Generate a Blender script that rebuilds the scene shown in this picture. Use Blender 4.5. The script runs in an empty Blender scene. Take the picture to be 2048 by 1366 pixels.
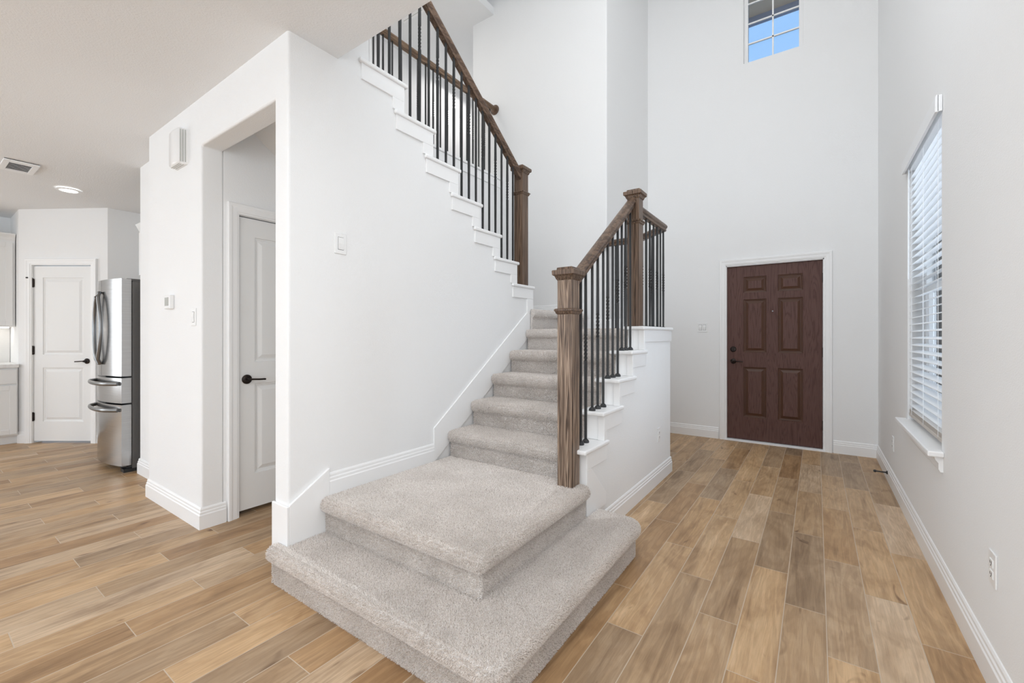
import bpy, bmesh, math, random
from mathutils import Vector, Matrix
random.seed(7)
SC = bpy.context.scene
COL = SC.collection

# ------------------------------------------------------------------ camera, sky, lamps, exposure
H = 1.221
cd = bpy.data.cameras.new('camera'); cam = bpy.data.objects.new('camera', cd); COL.objects.link(cam)
cd.sensor_width = 36.0; cd.sensor_fit = 'HORIZONTAL'; cd.lens = 869.3/2048*36
cd.shift_y = -(683-672.3)/2048; cd.clip_start = .05
cam.location = (0, 0, H); cam.rotation_euler = (math.radians(90), 0, math.atan((1633-1024)/869.3))
SC.camera = cam
SC.view_settings.view_transform = 'Standard'; SC.view_settings.look = 'None'
SC.view_settings.gamma = 1; SC.view_settings.use_curve_mapping = False
SC.view_settings.exposure = 0.03
SC.cycles.max_bounces = 8; SC.cycles.diffuse_bounces = 6; SC.cycles.glossy_bounces = 3
SC.cycles.use_adaptive_sampling = True; SC.cycles.adaptive_threshold = .045; SC.cycles.adaptive_min_samples = 16
SC.cycles_curves.shape = 'RIBBONS'; SC.cycles_curves.subdivisions = 1
SC.cycles.use_light_tree = True; SC.cycles.use_denoising = True
SC.cycles.caustics_reflective = False; SC.cycles.caustics_refractive = False
SC.cycles.sample_clamp_indirect = 6

w = bpy.data.worlds.new('sky'); SC.world = w; w.use_nodes = True
nt = w.node_tree; nt.nodes.clear()
tc = nt.nodes.new('ShaderNodeTexCoord'); sx = nt.nodes.new('ShaderNodeSeparateXYZ')
rp = nt.nodes.new('ShaderNodeValToRGB'); bg = nt.nodes.new('ShaderNodeBackground'); wo = nt.nodes.new('ShaderNodeOutputWorld')
rp.color_ramp.elements[0].position = 0.0; rp.color_ramp.elements[0].color = (.72, .86, 1, 1)
rp.color_ramp.elements[1].position = .5; rp.color_ramp.elements[1].color = (.33, .60, 1, 1)
nt.links.new(tc.outputs['Generated'], sx.inputs[0]); nt.links.new(sx.outputs['Z'], rp.inputs[0])
nt.links.new(rp.outputs[0], bg.inputs[0]); bg.inputs[1].default_value = 1.0; nt.links.new(bg.outputs[0], wo.inputs[0])

def area(name, loc, rot, sx_, sy_, power, col=(1, 1, 1)):
    l = bpy.data.lights.new(name, 'AREA'); l.shape = 'RECTANGLE'; l.size = sx_; l.size_y = sy_; l.energy = power; l.color = col
    o = bpy.data.objects.new(name, l); COL.objects.link(o); o.location = loc; o.rotation_euler = [math.radians(a) for a in rot]; return o
area('daylight_living_windows', (-2.6, -4.9, 1.45), (90, 0, 0), 6.2, 2.2, 94, (.86, .93, 1))
area('fill_entry_side', (.45, -1.25, 1.5), (90, 0, 90), 2.2, 2.0, 30, (.87, .94, 1))  # added fill for the tall wall and knee wall; no window here
area('fill_kitchen_side', (-7.9, -2.8, 1.5), (90, 0, -90), 3.4, 2.0, 98, (.87, .94, 1))  # added fill from the left to brighten the right wall, no real window
area('fill_foyer_top', (-.7, 3.3, 5.55), (0, 0, 0), 2.0, 2.8, 5, (.97, .985, 1))  # added soft fill high in the foyer, no fixture behind it
area('fill_loft_front', (-.75, 1.42, 4.1), (90, 0, 0), 2.2, 1.6, 48, (.92, .96, 1))  # added fill on the solid loft wall, evens out the entry wall
area('fill_gallery', (-4.2, 2.6, 5.25), (0, 0, 0), .8, 1.8, 15, (1, .97, .92))  # invented fill to lift the upstairs hallway
area('fill_gallery_end', (-4.4, 5.25, 5.25), (0, 0, 0), .8, .8, 11, (1, .98, .95))  # second added fill, brightens the far end of the gallery
area('fill_living_top', (-2.0, -1.4, 2.68), (0, 0, 0), 3.5, 2.2, 14, (.90, .95, 1))  # unseen fill behind the camera for the side walls, not a fixture
area('fill_entry_top', (-.45, .45, 2.70), (0, 0, 0), 1.5, 1.2, 19, (.92, .96, 1))  # added overhead fill for the bottom steps, corridor and right wall
area('side_window_daylight', (1.6, 3.4, 1.7), (90, 0, 90), 2.2, 2.4, 72, (.84, .92, 1))

# ------------------------------------------------------------------ mesh helpers
class MB:
    def __init__(s): s.bm = bmesh.new()
    def box(s, x0, x1, y0, y1, z0, z1, M=None):
        v = [Vector((x, y, z)) for z in (z0, z1) for y in (y0, y1) for x in (x0, x1)]
        if M: v = [M @ p for p in v]
        v = [s.bm.verts.new(p) for p in v]
        for f in ((0, 2, 3, 1), (4, 5, 7, 6), (0, 1, 5, 4), (2, 6, 7, 3), (0, 4, 6, 2), (1, 3, 7, 5)):
            s.bm.faces.new([v[i] for i in f])
        return s
    def prism(s, pts, axis, a, b, M=None):
        """polygon pts (u,v) swept along axis: x -> (y,z) polygon, y -> (x,z), z -> (x,y)"""
        def mk(u, v, t):
            p = Vector({'x': (t, u, v), 'y': (u, t, v), 'z': (u, v, t)}[axis])
            return M @ p if M else p
        A = [s.bm.verts.new(mk(u, v, a)) for u, v in pts]; B = [s.bm.verts.new(mk(u, v, b)) for u, v in pts]
        n = len(pts); s.bm.faces.new(A); s.bm.faces.new(B[::-1])
        for i in range(n): s.bm.faces.new([A[i], B[i], B[(i+1) % n], A[(i+1) % n]])
        return s
    def rings(s, rings, cap=True, closed=True):
        R = [[s.bm.verts.new(p) for p in r] for r in rings]
        n = len(R[0])
        for i in range(len(R)-1):
            for j in range(n if closed else n-1):
                s.bm.faces.new([R[i][j], R[i][(j+1) % n], R[i+1][(j+1) % n], R[i+1][j]])
        if cap: s.bm.faces.new(R[0][::-1]); s.bm.faces.new(R[-1])
        return s
    def lathe(s, prof, c, axis='z', seg=20, cap=True):
        c = Vector(c); rs = []
        for r, h in prof:
            ring = []
            for k in range(seg):
                a = 2*math.pi*k/seg; u, v = r*math.cos(a), r*math.sin(a)
                ring.append(c + Vector({'z': (u, v, h), 'y': (u, h, v), 'x': (h, u, v)}[axis]))
            rs.append(ring)
        return s.rings(rs, cap)
    def tube(s, path, r, seg=8, sy=1.0):
        path = [Vector(p) for p in path]; rs = []
        for i, p in enumerate(path):
            t = (path[min(i+1, len(path)-1)] - path[max(i-1, 0)]).normalized()
            up = Vector((0, 0, 1)) if abs(t.z) < .9 else Vector((0, 1, 0))
            a = t.cross(up).normalized(); b = a.cross(t)
            rs.append([p + a*r*math.cos(2*math.pi*k/seg) + b*r*sy*math.sin(2*math.pi*k/seg) for k in range(seg)])
        return s.rings(rs)
    def sweep(s, prof, path):
        """cross-section prof [(side, up)] along straight path points; up is world z"""
        path = [Vector(p) for p in path]; rs = []
        for i, p in enumerate(path):
            t = (path[min(i+1, len(path)-1)] - path[max(i-1, 0)]); t.z = 0; t.normalize()
            a = Vector((t.y, -t.x, 0))
            rs.append([p + a*u + Vector((0, 0, v)) for u, v in prof])
        return s.rings(rs)
    def build(s, name, m, parent=None, bevel=0, seg=2, smooth=False, kind=None, loc=None, rz=0):
        bmesh.ops.recalc_face_normals(s.bm, faces=s.bm.faces)
        me = bpy.data.meshes.new(name); s.bm.to_mesh(me); s.bm.free()
        for mm in (m if isinstance(m, (list, tuple)) else [m]): me.materials.append(mm)
        if smooth:
            me.polygons.foreach_set('use_smooth', [True]*len(me.polygons))
            try: me.set_sharp_from_angle(angle=math.radians(40))
            except Exception: pass
        o = bpy.data.objects.new(name, me); COL.objects.link(o)
        if parent: o.parent = parent
        if bevel:
            b = o.modifiers.new('bevel', 'BEVEL'); b.width = bevel; b.segments = seg; b.limit_method = 'ANGLE'; b.angle_limit = math.radians(40)
        if kind: o['kind'] = kind
        if loc: o.location = loc
        if rz: o.rotation_euler.z = rz
        return o
def empty(name, loc=(0, 0, 0), rz=0, kind=None):
    o = bpy.data.objects.new(name, None); COL.objects.link(o); o.location = loc; o.rotation_euler.z = rz; o.empty_display_size = .1
    if kind: o['kind'] = kind
    return o
def tag(o, label, cat, group=None):
    o['label'] = label; o['category'] = cat
    if group: o['group'] = group
    return o
def copy_tree(o, parent=None):
    c = o.copy(); COL.objects.link(c)
    if parent: c.parent = parent
    for ch in o.children: copy_tree(ch, c)
    return c

# ------------------------------------------------------------------ materials
class NT:
    def __init__(s, name):
        s.m = bpy.data.materials.new(name); s.m.use_nodes = True; s.t = s.m.node_tree; s.t.nodes.clear()
        s.out = s.n('ShaderNodeOutputMaterial'); s.b = s.n('ShaderNodeBsdfPrincipled'); s.l(s.b.outputs[0], s.out.inputs[0])
        s.co = s.n('ShaderNodeTexCoord').outputs['Object']
    def n(s, t, **k):
        x = s.t.nodes.new(t)
        for a, b in k.items(): setattr(x, a, b)
        return x
    def l(s, a, b): s.t.links.new(a, b)
    def put(s, v, i):
        if hasattr(v, 'links'): s.l(v, i)
        else: i.default_value = v
    def math(s, op, a, b=0.0, c=None, clamp=False):
        x = s.n('ShaderNodeMath', operation=op); x.use_clamp = clamp; s.put(a, x.inputs[0]); s.put(b, x.inputs[1])
        if c is not None: s.put(c, x.inputs[2])
        return x.outputs[0]
    def mix(s, f, a, b, mode='MIX'):
        x = s.n('ShaderNodeMix', data_type='RGBA', blend_type=mode); s.put(f, x.inputs[0])
        s.put(a if hasattr(a, 'links') else (*a, 1), x.inputs[6]); s.put(b if hasattr(b, 'links') else (*b, 1), x.inputs[7]); return x.outputs[2]
    def noise(s, scale, detail=3, rough=.5, vec=None, dist=0, dim='3D'):
        x = s.n('ShaderNodeTexNoise'); x.noise_dimensions = dim
        x.inputs['Scale'].default_value = scale; x.inputs['Detail'].default_value = detail; x.inputs['Roughness'].default_value = rough
        x.inputs['Distortion'].default_value = dist
        s.l(vec if vec is not None else s.co, x.inputs['Vector']); return x.outputs[0]
    def mapv(s, sc, vec=None, loc=None, rot=None):
        x = s.n('ShaderNodeMapping'); x.inputs['Scale'].default_value = sc
        if rot: x.inputs['Rotation'].default_value = rot
        s.l(vec if vec is not None else s.co, x.inputs['Vector'])
        if loc is not None: s.put(loc, x.inputs['Location'])
        return x.outputs[0]
    def ramp(s, f, stops):
        x = s.n('ShaderNodeValToRGB'); e = x.color_ramp.elements
        while len(e) < len(stops): e.new(.5)
        for k, (p, c) in enumerate(stops): e[k].position = p; e[k].color = (*c, 1) if len(c) == 3 else c
        s.l(f, x.inputs[0]); return x.outputs[0]
    def bump(s, h, strength=.2, dist=.01):
        x = s.n('ShaderNodeBump'); x.inputs['Strength'].default_value = strength; x.inputs['Distance'].default_value = dist
        s.l(h, x.inputs['Height']); s.l(x.outputs[0], s.b.inputs['Normal'])
    def set(s, col=None, rough=.5, metal=0, spec=.5):
        if col is not None: s.put(col if hasattr(col, 'links') else (*col, 1), s.b.inputs['Base Color'])
        s.put(rough, s.b.inputs['Roughness']); s.put(metal, s.b.inputs['Metallic']); s.b.inputs['Specular IOR Level'].default_value = spec
        return s

def paint(name, col, rough, tex, tscale=170, strength=.25):
    k = NT(name); k.set(col, rough, 0, .3)
    if tex: k.bump(k.noise(tscale, 2, .55, dist=.4), strength, .004)
    return k.m
M_wall = paint('wall_paint', (.865, .867, .866), .85, True)
M_ceil = paint('ceiling_paint', (.83, .835, .84), .9, True, 110, .5)
M_trim = paint('trim_paint', (.90, .90, .898), .38, False)
M_trim2 = paint('door_paint', (.84, .84, .832), .42, False)
M_plastic = paint('white_plastic', (.85, .85, .845), .3, False)
M_slot = paint('dark_slot', (.05, .05, .05), .9, False)
M_black = paint('black_iron', (.045, .046, .047), .42, False)
M_black.node_tree.nodes['Principled BSDF'].inputs['Metallic'].default_value = .35
M_bronze = paint('dark_bronze', (.035, .027, .024), .35, False)
M_bronze.node_tree.nodes['Principled BSDF'].inputs['Metallic'].default_value = .7
M_blind = paint('blind_vinyl', (.86, .87, .88), .4, False)
M_blindrail = paint('blind_bottom_rail', (.60, .55, .50), .5, False)
M_soffit = paint('eave_soffit', (.72, .50, .33), .8, False)
M_fascia = paint('eave_fascia', (.26, .28, .36), .7, False)
M_ground = paint('outside_ground', (.45, .48, .50), .9, False)

def floor_mat():
    k = NT('wood_look_tile')
    sp = k.n('ShaderNodeSeparateXYZ'); k.l(k.co, sp.inputs[0]); X, Y = sp.outputs[0], sp.outputs[1]
    W = .15335; U = .2957
    cx = k.math('DIVIDE', k.math('SUBTRACT', X, .034), W); col = k.math('FLOOR', cx); fx = k.math('FRACT', cx)
    v = k.math('DIVIDE', k.math('ADD', k.math('SUBTRACT', Y, 2.05), k.math('MULTIPLY', col, U)), U*3)
    row = k.math('FLOOR', v); fy = k.math('FRACT', v)
    ex = k.math('MINIMUM', fx, k.math('SUBTRACT', 1.0, fx)); ex = k.math('MULTIPLY', ex, W)
    ey = k.math('MINIMUM', fy, k.math('SUBTRACT', 1.0, fy)); ey = k.math('MULTIPLY', ey, U*3)
    e = k.math('MINIMUM', ex, ey)
    grout = k.math('LESS_THAN', e, .0017)
    cb = k.n('ShaderNodeCombineXYZ'); k.l(col, cb.inputs[0]); k.l(row, cb.inputs[1])
    wn = k.n('ShaderNodeTexWhiteNoise'); wn.noise_dimensions = '2D'; k.l(cb.outputs[0], wn.inputs['Vector'])
    rnd = wn.outputs['Value']; rc = wn.outputs['Color']
    offv = k.n('ShaderNodeVectorMath', operation='SCALE'); k.l(rc, offv.inputs[0]); offv.inputs['Scale'].default_value = 60
    tint = k.ramp(rnd, [(0, (.39, .235, .118)), (.2, (.54, .345, .180)), (.4, (.38, .265, .165)), (.6, (.62, .41, .225)), (.8, (.45, .305, .178)), (1, (.66, .49, .33))])
    # slow tone bands along the plank
    g1 = k.noise(1, 4, .6, k.mapv((13, 1.1, 1), loc=offv.outputs[0]), .5)
    band = k.ramp(g1, [(.28, (.55, .50, .46)), (.46, (1, 1, 1)), (.60, (1.0, .98, .95)), (.74, (1.32, 1.40, 1.52))])
    c = k.mix(.85, tint, band, 'MULTIPLY')
    bl_ = k.noise(1, 3, .6, k.mapv((7, 3.2, 1), loc=offv.outputs[0]), .8)
    c = k.mix(.8, c, k.ramp(bl_, [(.30, (.74, .70, .66)), (.5, (1, 1, 1)), (.70, (1.12, 1.17, 1.24))]), 'MULTIPLY')
    # fine cathedral grain
    ds = k.noise(1, 3, .55, k.mapv((9, .9, 1), loc=offv.outputs[0]), .3)
    wv = k.math('SINE', k.math('MULTIPLY', k.math('ADD', k.math('MULTIPLY', ds, 1.0), k.math('MULTIPLY', X, 1.6)), 60.0))
    gl = k.ramp(wv, [(.0, (.80, .77, .75)), (.45, (1, 1, 1)), (1, (1.03, 1.03, 1.03))])
    c = k.mix(.5, c, gl, 'MULTIPLY')
    g2 = k.noise(1, 5, .7, k.mapv((260, 11, 1), loc=offv.outputs[0]))
    c = k.mix(.6, c, k.ramp(g2, [(.3, (.74, .72, .70)), (.55, (1, 1, 1)), (.8, (1.12, 1.12, 1.12))]), 'MULTIPLY')
    # knots
    kn = k.noise(1, 2, .6, k.mapv((11, 3.6, 1), loc=offv.outputs[0]), 1.0)
    c = k.mix(.9, c, k.ramp(kn, [(.24, (.42, .35, .31)), (.33, (1, 1, 1))]), 'MULTIPLY')
    c = k.mix(grout, c, (.56, .455, .345))
    k.set(c, k.math('ADD', k.math('MULTIPLY', g2, .12), .36), 0, .4)
    hgt = k.math('ADD', k.math('MULTIPLY', k.math('MINIMUM', e, .004), 180.0), k.math('MULTIPLY', g2, .25))
    k.bump(hgt, .25, .002)
    return k.m
M_floor = floor_mat()

def carpet_mat(name, hair):
    k = NT(name)
    n1 = k.noise(210, 2, .65); n2 = k.noise(5, 2, .5)
    c = k.ramp(n1, [(.32, (.52, .47, .43)), (.5, (.78, .73, .69)), (.68, (.90, .86, .83))])
    c = k.mix(.5, c, k.ramp(n2, [(.35, (.88, .87, .86)), (.65, (1.05, 1.05, 1.05))]), 'MULTIPLY')
    if hair:
        hi = k.n('ShaderNodeHairInfo'); rr = hi.outputs['Random']
        c = k.ramp(n1, [(.34, (.50, .435, .385)), (.47, (.86, .80, .75)), (.6, (.93, .89, .855)), (.7, (.98, .96, .94))])
        c = k.mix(.5, c, k.ramp(rr, [(0, (.72, .70, .68)), (.3, (.97, .97, .97)), (1, (1, 1, 1))]), 'MULTIPLY')
        c = k.mix(.6, c, k.ramp(n2, [(.35, (.90, .89, .88)), (.65, (1.05, 1.05, 1.05))]), 'MULTIPLY')
    else: k.bump(n1, .9, .01)
    k.set(c, .95, 0, .05)
    return k.m
M_carpet = carpet_mat('carpet_backing', False); M_pile = carpet_mat('carpet_pile', True)

def wood_mat(name, dark, mid, light, streak, vert=True, rough=.38):
    k = NT(name)
    sc = (46, 46, .8) if vert == 'z' else ((30, 1.8, 30) if vert == 'y' else (1.8, 30, 30))
    g = k.noise(1, 4, .6, k.mapv(sc), .5)
    f = k.noise(1, 3, .7, k.mapv(tuple(a*7 for a in sc)))
    w_ = k.math('SINE', k.math('MULTIPLY', g, streak)); w_ = k.math('ADD', k.math('MULTIPLY', w_, .35), .5)
    c = k.ramp(w_, [(.15, dark), (.5, mid), (.85, light)])
    c = k.mix(.6, c, k.ramp(f, [(.3, (.62, .6, .58)), (.6, (1.05, 1.05, 1.05))]), 'MULTIPLY')
    k.set(c, rough, 0, .45); k.bump(w_, .12, .002)
    return k.m
M_oak = wood_mat('stained_oak', (.055, .032, .02), (.125, .076, .048), (.20, .13, .088), 38, 'z')
M_oak_rail = wood_mat('stained_oak_rail', (.075, .045, .03), (.13, .08, .052), (.185, .12, .082), 24, 'y')
M_oak_light = wood_mat('weathered_oak', (.055, .032, .02), (.20, .13, .088), (.40, .295, .215), 46, 'z')
def door_mat():
    k = NT('brown_door_wood')
    g = k.noise(1, 3, .55, k.mapv((9, 9, .7)), .4)
    f = k.noise(1, 3, .7, k.mapv((160, 160, 8)))
    w_ = k.math('ADD', k.math('MULTIPLY', k.math('SINE', k.math('MULTIPLY', g, 110)), .35), .5)
    c = k.ramp(w_, [(.12, (.088, .042, .034)), (.35, (.118, .060, .050)), (.9, (.128, .067, .056))])
    c = k.mix(.5, c, k.ramp(f, [(.35, (.75, .73, .72)), (.6, (1.05, 1.05, 1.05))]), 'MULTIPLY')
    k.set(c, .5, 0, .22); k.bump(w_, .1, .002); return k.m
M_door = door_mat()
M_door_bead = paint('door_panel_moulding', (.085, .038, .022), .38, False)
def steel_mat():
    k = NT('brushed_steel'); n = k.noise(1, 3, .6, k.mapv((3, 3, 260)))
    k.set(k.ramp(n, [(.3, (.40, .40, .40)), (.7, (.48, .48, .48))]), k.math('ADD', k.math('MULTIPLY', n, .08), .17), 1); return k.m
M_steel = steel_mat()
k = NT('satin_handle_steel'); k.set((.24, .24, .24), .3, 1); M_handle = k.m
k = NT('fridge_side_grey'); k.set((.16, .155, .15), .45, .3); M_fside = k.m
k = NT('marble_hex_tile')
hx = k.n('ShaderNodeTexVoronoi', feature='DISTANCE_TO_EDGE'); hx.inputs['Scale'].default_value = 13; hx.inputs['Randomness'].default_value = 0
k.l(k.mapv((1, 1, .8), rot=(.0, .0, .0)), hx.inputs['Vector'])
vn = k.noise(6, 5, .6, dist=1.4)
c = k.ramp(vn, [(.36, (.45, .45, .46)), (.44, (.80, .79, .78)), (.6, (.86, .85, .84))])
c = k.mix(k.math('LESS_THAN', hx.outputs[0], .05), c, (.70, .69, .67)); k.set(c, .25); M_marble = k.m
k = NT('quartz_counter'); k.set(k.ramp(k.noise(30, 3), [(.4, (.78, .78, .77)), (.6, (.86, .86, .85))]), .2); M_quartz = k.m
def emis(name, col, st):
    k = NT(name); e = k.n('ShaderNodeEmission'); e.inputs[0].default_value = (*col, 1); e.inputs[1].default_value = st
    k.l(e.outputs[0], k.out.inputs[0]); return k.m
M_led = emis('lamp_lens', (1, .97, .92), 9)
k = NT('window_glass'); tr = k.n('ShaderNodeBsdfTransparent'); gl = k.n('ShaderNodeBsdfGlossy'); gl.inputs['Roughness'].default_value = .02
fr = k.n('ShaderNodeFresnel'); fr.inputs[0].default_value = 1.45; mx = k.n('ShaderNodeMixShader')
tr.inputs[0].default_value = (.97, .985, 1, 1)
k.l(fr.outputs[0], mx.inputs[0]); k.l(tr.outputs[0], mx.inputs[1]); k.l(gl.outputs[0], mx.inputs[2]); k.l(mx.outputs[0], k.out.inputs[0]); M_glass = k.m

# ------------------------------------------------------------------ room shell
ST = 'structure'
XR, YE, YP, XT, XK = .505, 5.66, 1.125, -2.14, -1.085     # right wall, entry wall, pier plane, tall wall face, knee wall face
CZ = 2.735
MB().box(-9, .66, -5.2, 5.85, -.08, 0).build('floor', M_floor, kind=ST)
# low ceiling over living, kitchen and the foot of the stairs
m = MB()
m.prism([(-9, 2.64), (-4.17, CZ), (.66, CZ), (.66, 3.10), (-9, 3.10)], 'y', -5.2, YP)
m.prism([(-9, 2.64), (-4.17, CZ), (-4.17, 3.10), (-9, 3.10)], 'y', YP, 3.2)
m.box(-2.27, .66, YP, 1.397, CZ, 3.10)
m.build('ceiling', M_ceil, kind=ST)
MB().box(-5.2, .66, YP, 6.4, 5.62, 5.72).build('ceiling_foyer', M_ceil, kind=ST)
MB().box(-5.2, -3.4, 0, 6.4, 5.35, 5.45).build('ceiling_gallery', M_ceil, kind=ST)
MB().box(-5.2, -3.42, 1.4, 6.4, 3.10, 3.16).build('floor_gallery', M_carpet, kind=ST)
# right wall with window opening
wy0, wy1, wz0, wz1 = 2.965, 3.945, .655, 2.40
m = MB(); m.box(XR, XR+.15, -5.2, wy0, 0, 5.65).box(XR, XR+.15, wy1, 5.85, 0, 5.65).box(XR, XR+.15, wy0, wy1, 0, wz0).box(XR, XR+.15, wy0, wy1, wz1, 5.65)
m.build('wall_right', M_wall, kind=ST)
# entry wall with door and high window
dx0, dx1, dz = -.885, .075, 2.06
ux0, ux1, uz0, uz1 = -.692, -.115, 4.372, 5.36
m = MB(); m.box(-1.98, dx0, YE, YE+.15, 0, 5.65).box(dx1, XR, YE, YE+.15, 0, 5.65).box(dx0, dx1, YE, YE+.15, dz, uz0)
m.box(dx0, ux0, YE, YE+.15, uz0, 5.65).box(ux1, dx1, YE, YE+.15, uz0, 5.65).box(ux0, ux1, YE, YE+.15, uz1, 5.65)
m.build('wall_entry', M_wall, kind=ST)
MB().prism([(-3.75, 4.44), (-1.86, 4.44), (-1.80, YE+.02), (-1.95, YE+.02), (-1.98, 4.56), (-3.75, 4.56)], 'z', 0, 5.65).build('wall_landing_back', M_wall, bevel=.012, kind=ST)
MB().box(-5.2, -4.95, 0, 6.4, 3.16, 5.36).build('wall_gallery_left', M_wall, kind=ST)
MB().box(-4.95, -1.98, 5.95, 6.1, 3.16, 5.65).build('wall_gallery_back', M_wall, kind=ST)
MB().box(-4.95, -3.40, 1.2, 1.38, 3.16, 5.65).build('wall_gallery_front', M_wall, kind=ST)
MB().box(-3.40, .655, 1.22, 1.395, 3.10, 5.65).build('wall_loft_front', M_wall, kind=ST)
# stairwell outer wall carrying the gallery guard
MB().box(-3.42, -3.30, 1.4, 4.44, 0, 3.20).build('wall_stairwell', M_wall, kind=ST)

# ---- stair numbers
RUN = .2525
def lvl(k): return .181*k
KC = [(2.231 + RUN*i, .573 + .181*i) for i in range(4)]          # knee wall caps (nosing y, top z)
UC = [(3.395 - RUN*i, 1.676 + .1895*i) for i in range(8)]        # upper flight caps
CT = .026
# tall wall: stepped top
pts = [(YP, 0), (3.37, 0), (3.37, UC[0][1]-CT)]
for i in range(1, 8):
    y = UC[i][0]-.028; pts += [(y, UC[i-1][1]-CT), (y, UC[i][1]-CT)]
pts += [(1.38, UC[7][1]-CT), (1.38, 2.9), (YP, 2.9)]
pts = [p for i, p in enumerate(pts) if p[0] >= 1.38 or p[0] in (YP,)]
pts = [(max(p[0], YP+.013), p[1]) for p in pts]
MB().prism(pts, 'x', -2.2695, XT).build('wall_stair', M_wall, kind=ST)
# knee wall
pts = [(2.29, 0), (4.05, 0), (4.05, 1.28)]
pts += [(KC[3][0]+.253+.05, 1.28)]
for i in (3, 2, 1, 0):
    ya = KC[i][0]+RUN+.055; pts += [(ya, KC[i][1]-CT)] if i == 3 else [(ya, KC[i+1][1]-CT), (ya, KC[i][1]-CT)]
pts += [(2.29, KC[0][1]-CT)]
pts = [(2.29, 0), (4.05, 0), (4.05, 1.297-CT), (3.295, 1.297-CT), (3.295, KC[3][1]-CT), (3.043, KC[3][1]-CT), (3.043, KC[2][1]-CT), (2.79, KC[2][1]-CT), (2.79, KC[1][1]-CT), (2.538, KC[1][1]-CT), (2.538, KC[0][1]-CT), (2.29, KC[0][1]-CT)]
m = MB(); m.prism(pts, 'x', -1.205, XK)
m.prism([(XK, 4.05), (-1.456, 4.421), (-1.88, 4.437), (-1.88, 4.32), (-1.52, 4.31), (-1.205, 4.0), (-1.205, 4.05)], 'z', 0, 1.297-CT)
m.build('wall_knee', M_wall, bevel=.006, kind=ST)
# pier wall with niche opening, closet side wall
m = MB(); m.prism([(-4.17, 0), (-3.19, 0), (-3.19, 2.43), (-2.27, 2.43), (-2.27, 0), (XT-.0005, 0), (XT-.0005, 2.85), (-4.17, 2.85)], 'y', YP, 1.25)
m.build('wall_hall', M_wall, bevel=.011, seg=3, kind=ST)
cy0, cy1, ch = 1.335, 2.11, 2.045
m = MB(); m.box(-3.30, -3.19, 1.25, cy0, 0, 2.9).box(-3.30, -3.19, cy1, 3.0, 0, 2.9).box(-3.30, -3.19, cy0, cy1, ch, 2.9)
m.build('wall_closet', M_wall, kind=ST)
MB().prism([(1.25, 2.759), (3.0, 1.485), (3.0, 1.54), (1.25, 2.88)], 'x', -3.19, -2.27).build('ceiling_closet_slope', M_wall, kind=ST)
MB().box(-3.30, -2.27, 3.0, 3.1, 0, 1.6).build('wall_closet_back', M_wall, kind=ST)
MB().box(-4.94, -4.17, 1.27, 1.40, 0, 2.85).build('wall_kitchen_nib', M_wall, bevel=.011, seg=3, kind=ST)
MB().box(-4.94, -4.84, 1.40, 2.6, 0, 2.85).build('wall_fridge_niche', M_wall, kind=ST)
MB().box(-6.72, -4.84, 2.1, 2.2, 0, 2.85).build('wall_fridge_back', M_wall, kind=ST)
# pantry diagonal wall
PA = math.atan2(.381, .543)
P0 = Vector((-7.333, .927, 0)); PD = Vector((math.cos(PA), math.sin(PA), 0))
PW = .663
def pant(u): p = P0 + PD*u; return (p.x, p.y)
PM = Matrix.Translation(P0) @ Matrix.Rotation(PA, 4, 'Z')
m = MB()
m.box(-.165, -.02, 0, .1, 0, 2.85, PM).box(PW+.02, PW+.19, 0, .1, 0, 2.85, PM).box(-.02, PW+.02, 0, .1, 2.045, 2.85, PM)
m.build('wall_pantry', M_wall, kind=ST)
c0 = pant(-.165); c1 = pant(PW+.19)
MB().box(c1[0]-.1, c1[0], c1[1], 2.2, 0, 2.85).build('wall_pantry_side', M_wall, kind=ST)
MB().box(-8.15, c0[0], c0[1], c0[1]+.1, 0, 2.85).build('wall_kitchen_return', M_wall, kind=ST)
MB().box(-8.15, -8.05, -5.2, c0[1]+.1, 0, 2.85).build('wall_kitchen', M_wall, kind=ST)
m = MB().box(-8.15, .66, -5.3, -5.15, 0, .3).box(-8.15, .66, -5.3, -5.15, 2.6, 2.85).box(-8.15, -5.8, -5.3, -5.15, .3, 2.6).box(.55, .66, -5.3, -5.15, .3, 2.6)
m.build('wall_back', M_wall, kind=ST)

# ---- baseboards
BB = [(0, 0), (.016, 0), (.016, .088), (.012, .094), (.012, .106), (.008, .112), (.008, .124), (.004, .132), (0, .134)]
def baseboard(name, x0, y0, x1, y1, nx, ny, z=0, parent=None):
    """profile along the wall line, standing off toward the normal (nx, ny)"""
    a, b = Vector((x0, y0, z)), Vector((x1, y1, z)); n = Vector((nx, ny, 0)).normalized()
    m = MB(); m.rings([[p + n*u + Vector((0, 0, v)) for u, v in BB] for p in (a, b)])
    return m.build(name, M_trim, parent, kind=ST if not parent else None)
def baseboard_path(name, pts, side, z=0):
    """pts along the wall foot, profile standing off to the right (side=1) or left (-1) of travel, mitred at corners"""
    P = [Vector((*p, z)) for p in pts]; rs = []
    for i, p in enumerate(P):
        ns = []
        if i: d = (P[i]-P[i-1]).normalized(); ns.append(Vector((d.y, -d.x, 0))*side)
        if i < len(P)-1: d = (P[i+1]-P[i]).normalized(); ns.append(Vector((d.y, -d.x, 0))*side)
        n = ns[0] if len(ns) == 1 else (ns[0]+ns[1])/(1+ns[0].dot(ns[1]))
        rs.append([p + n*u + Vector((0, 0, v)) for u, v in BB])
    return MB().rings(rs).build(name, M_trim, kind=ST)
baseboard('baseboard_right', XR, -5.1, XR, YE, -1, 0)
baseboard('baseboard_entry_left', -1.8, YE, dx0-.07, YE, 0, -1)
baseboard('baseboard_entry_right', dx1+.07, YE, XR, YE, 0, -1)
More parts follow.
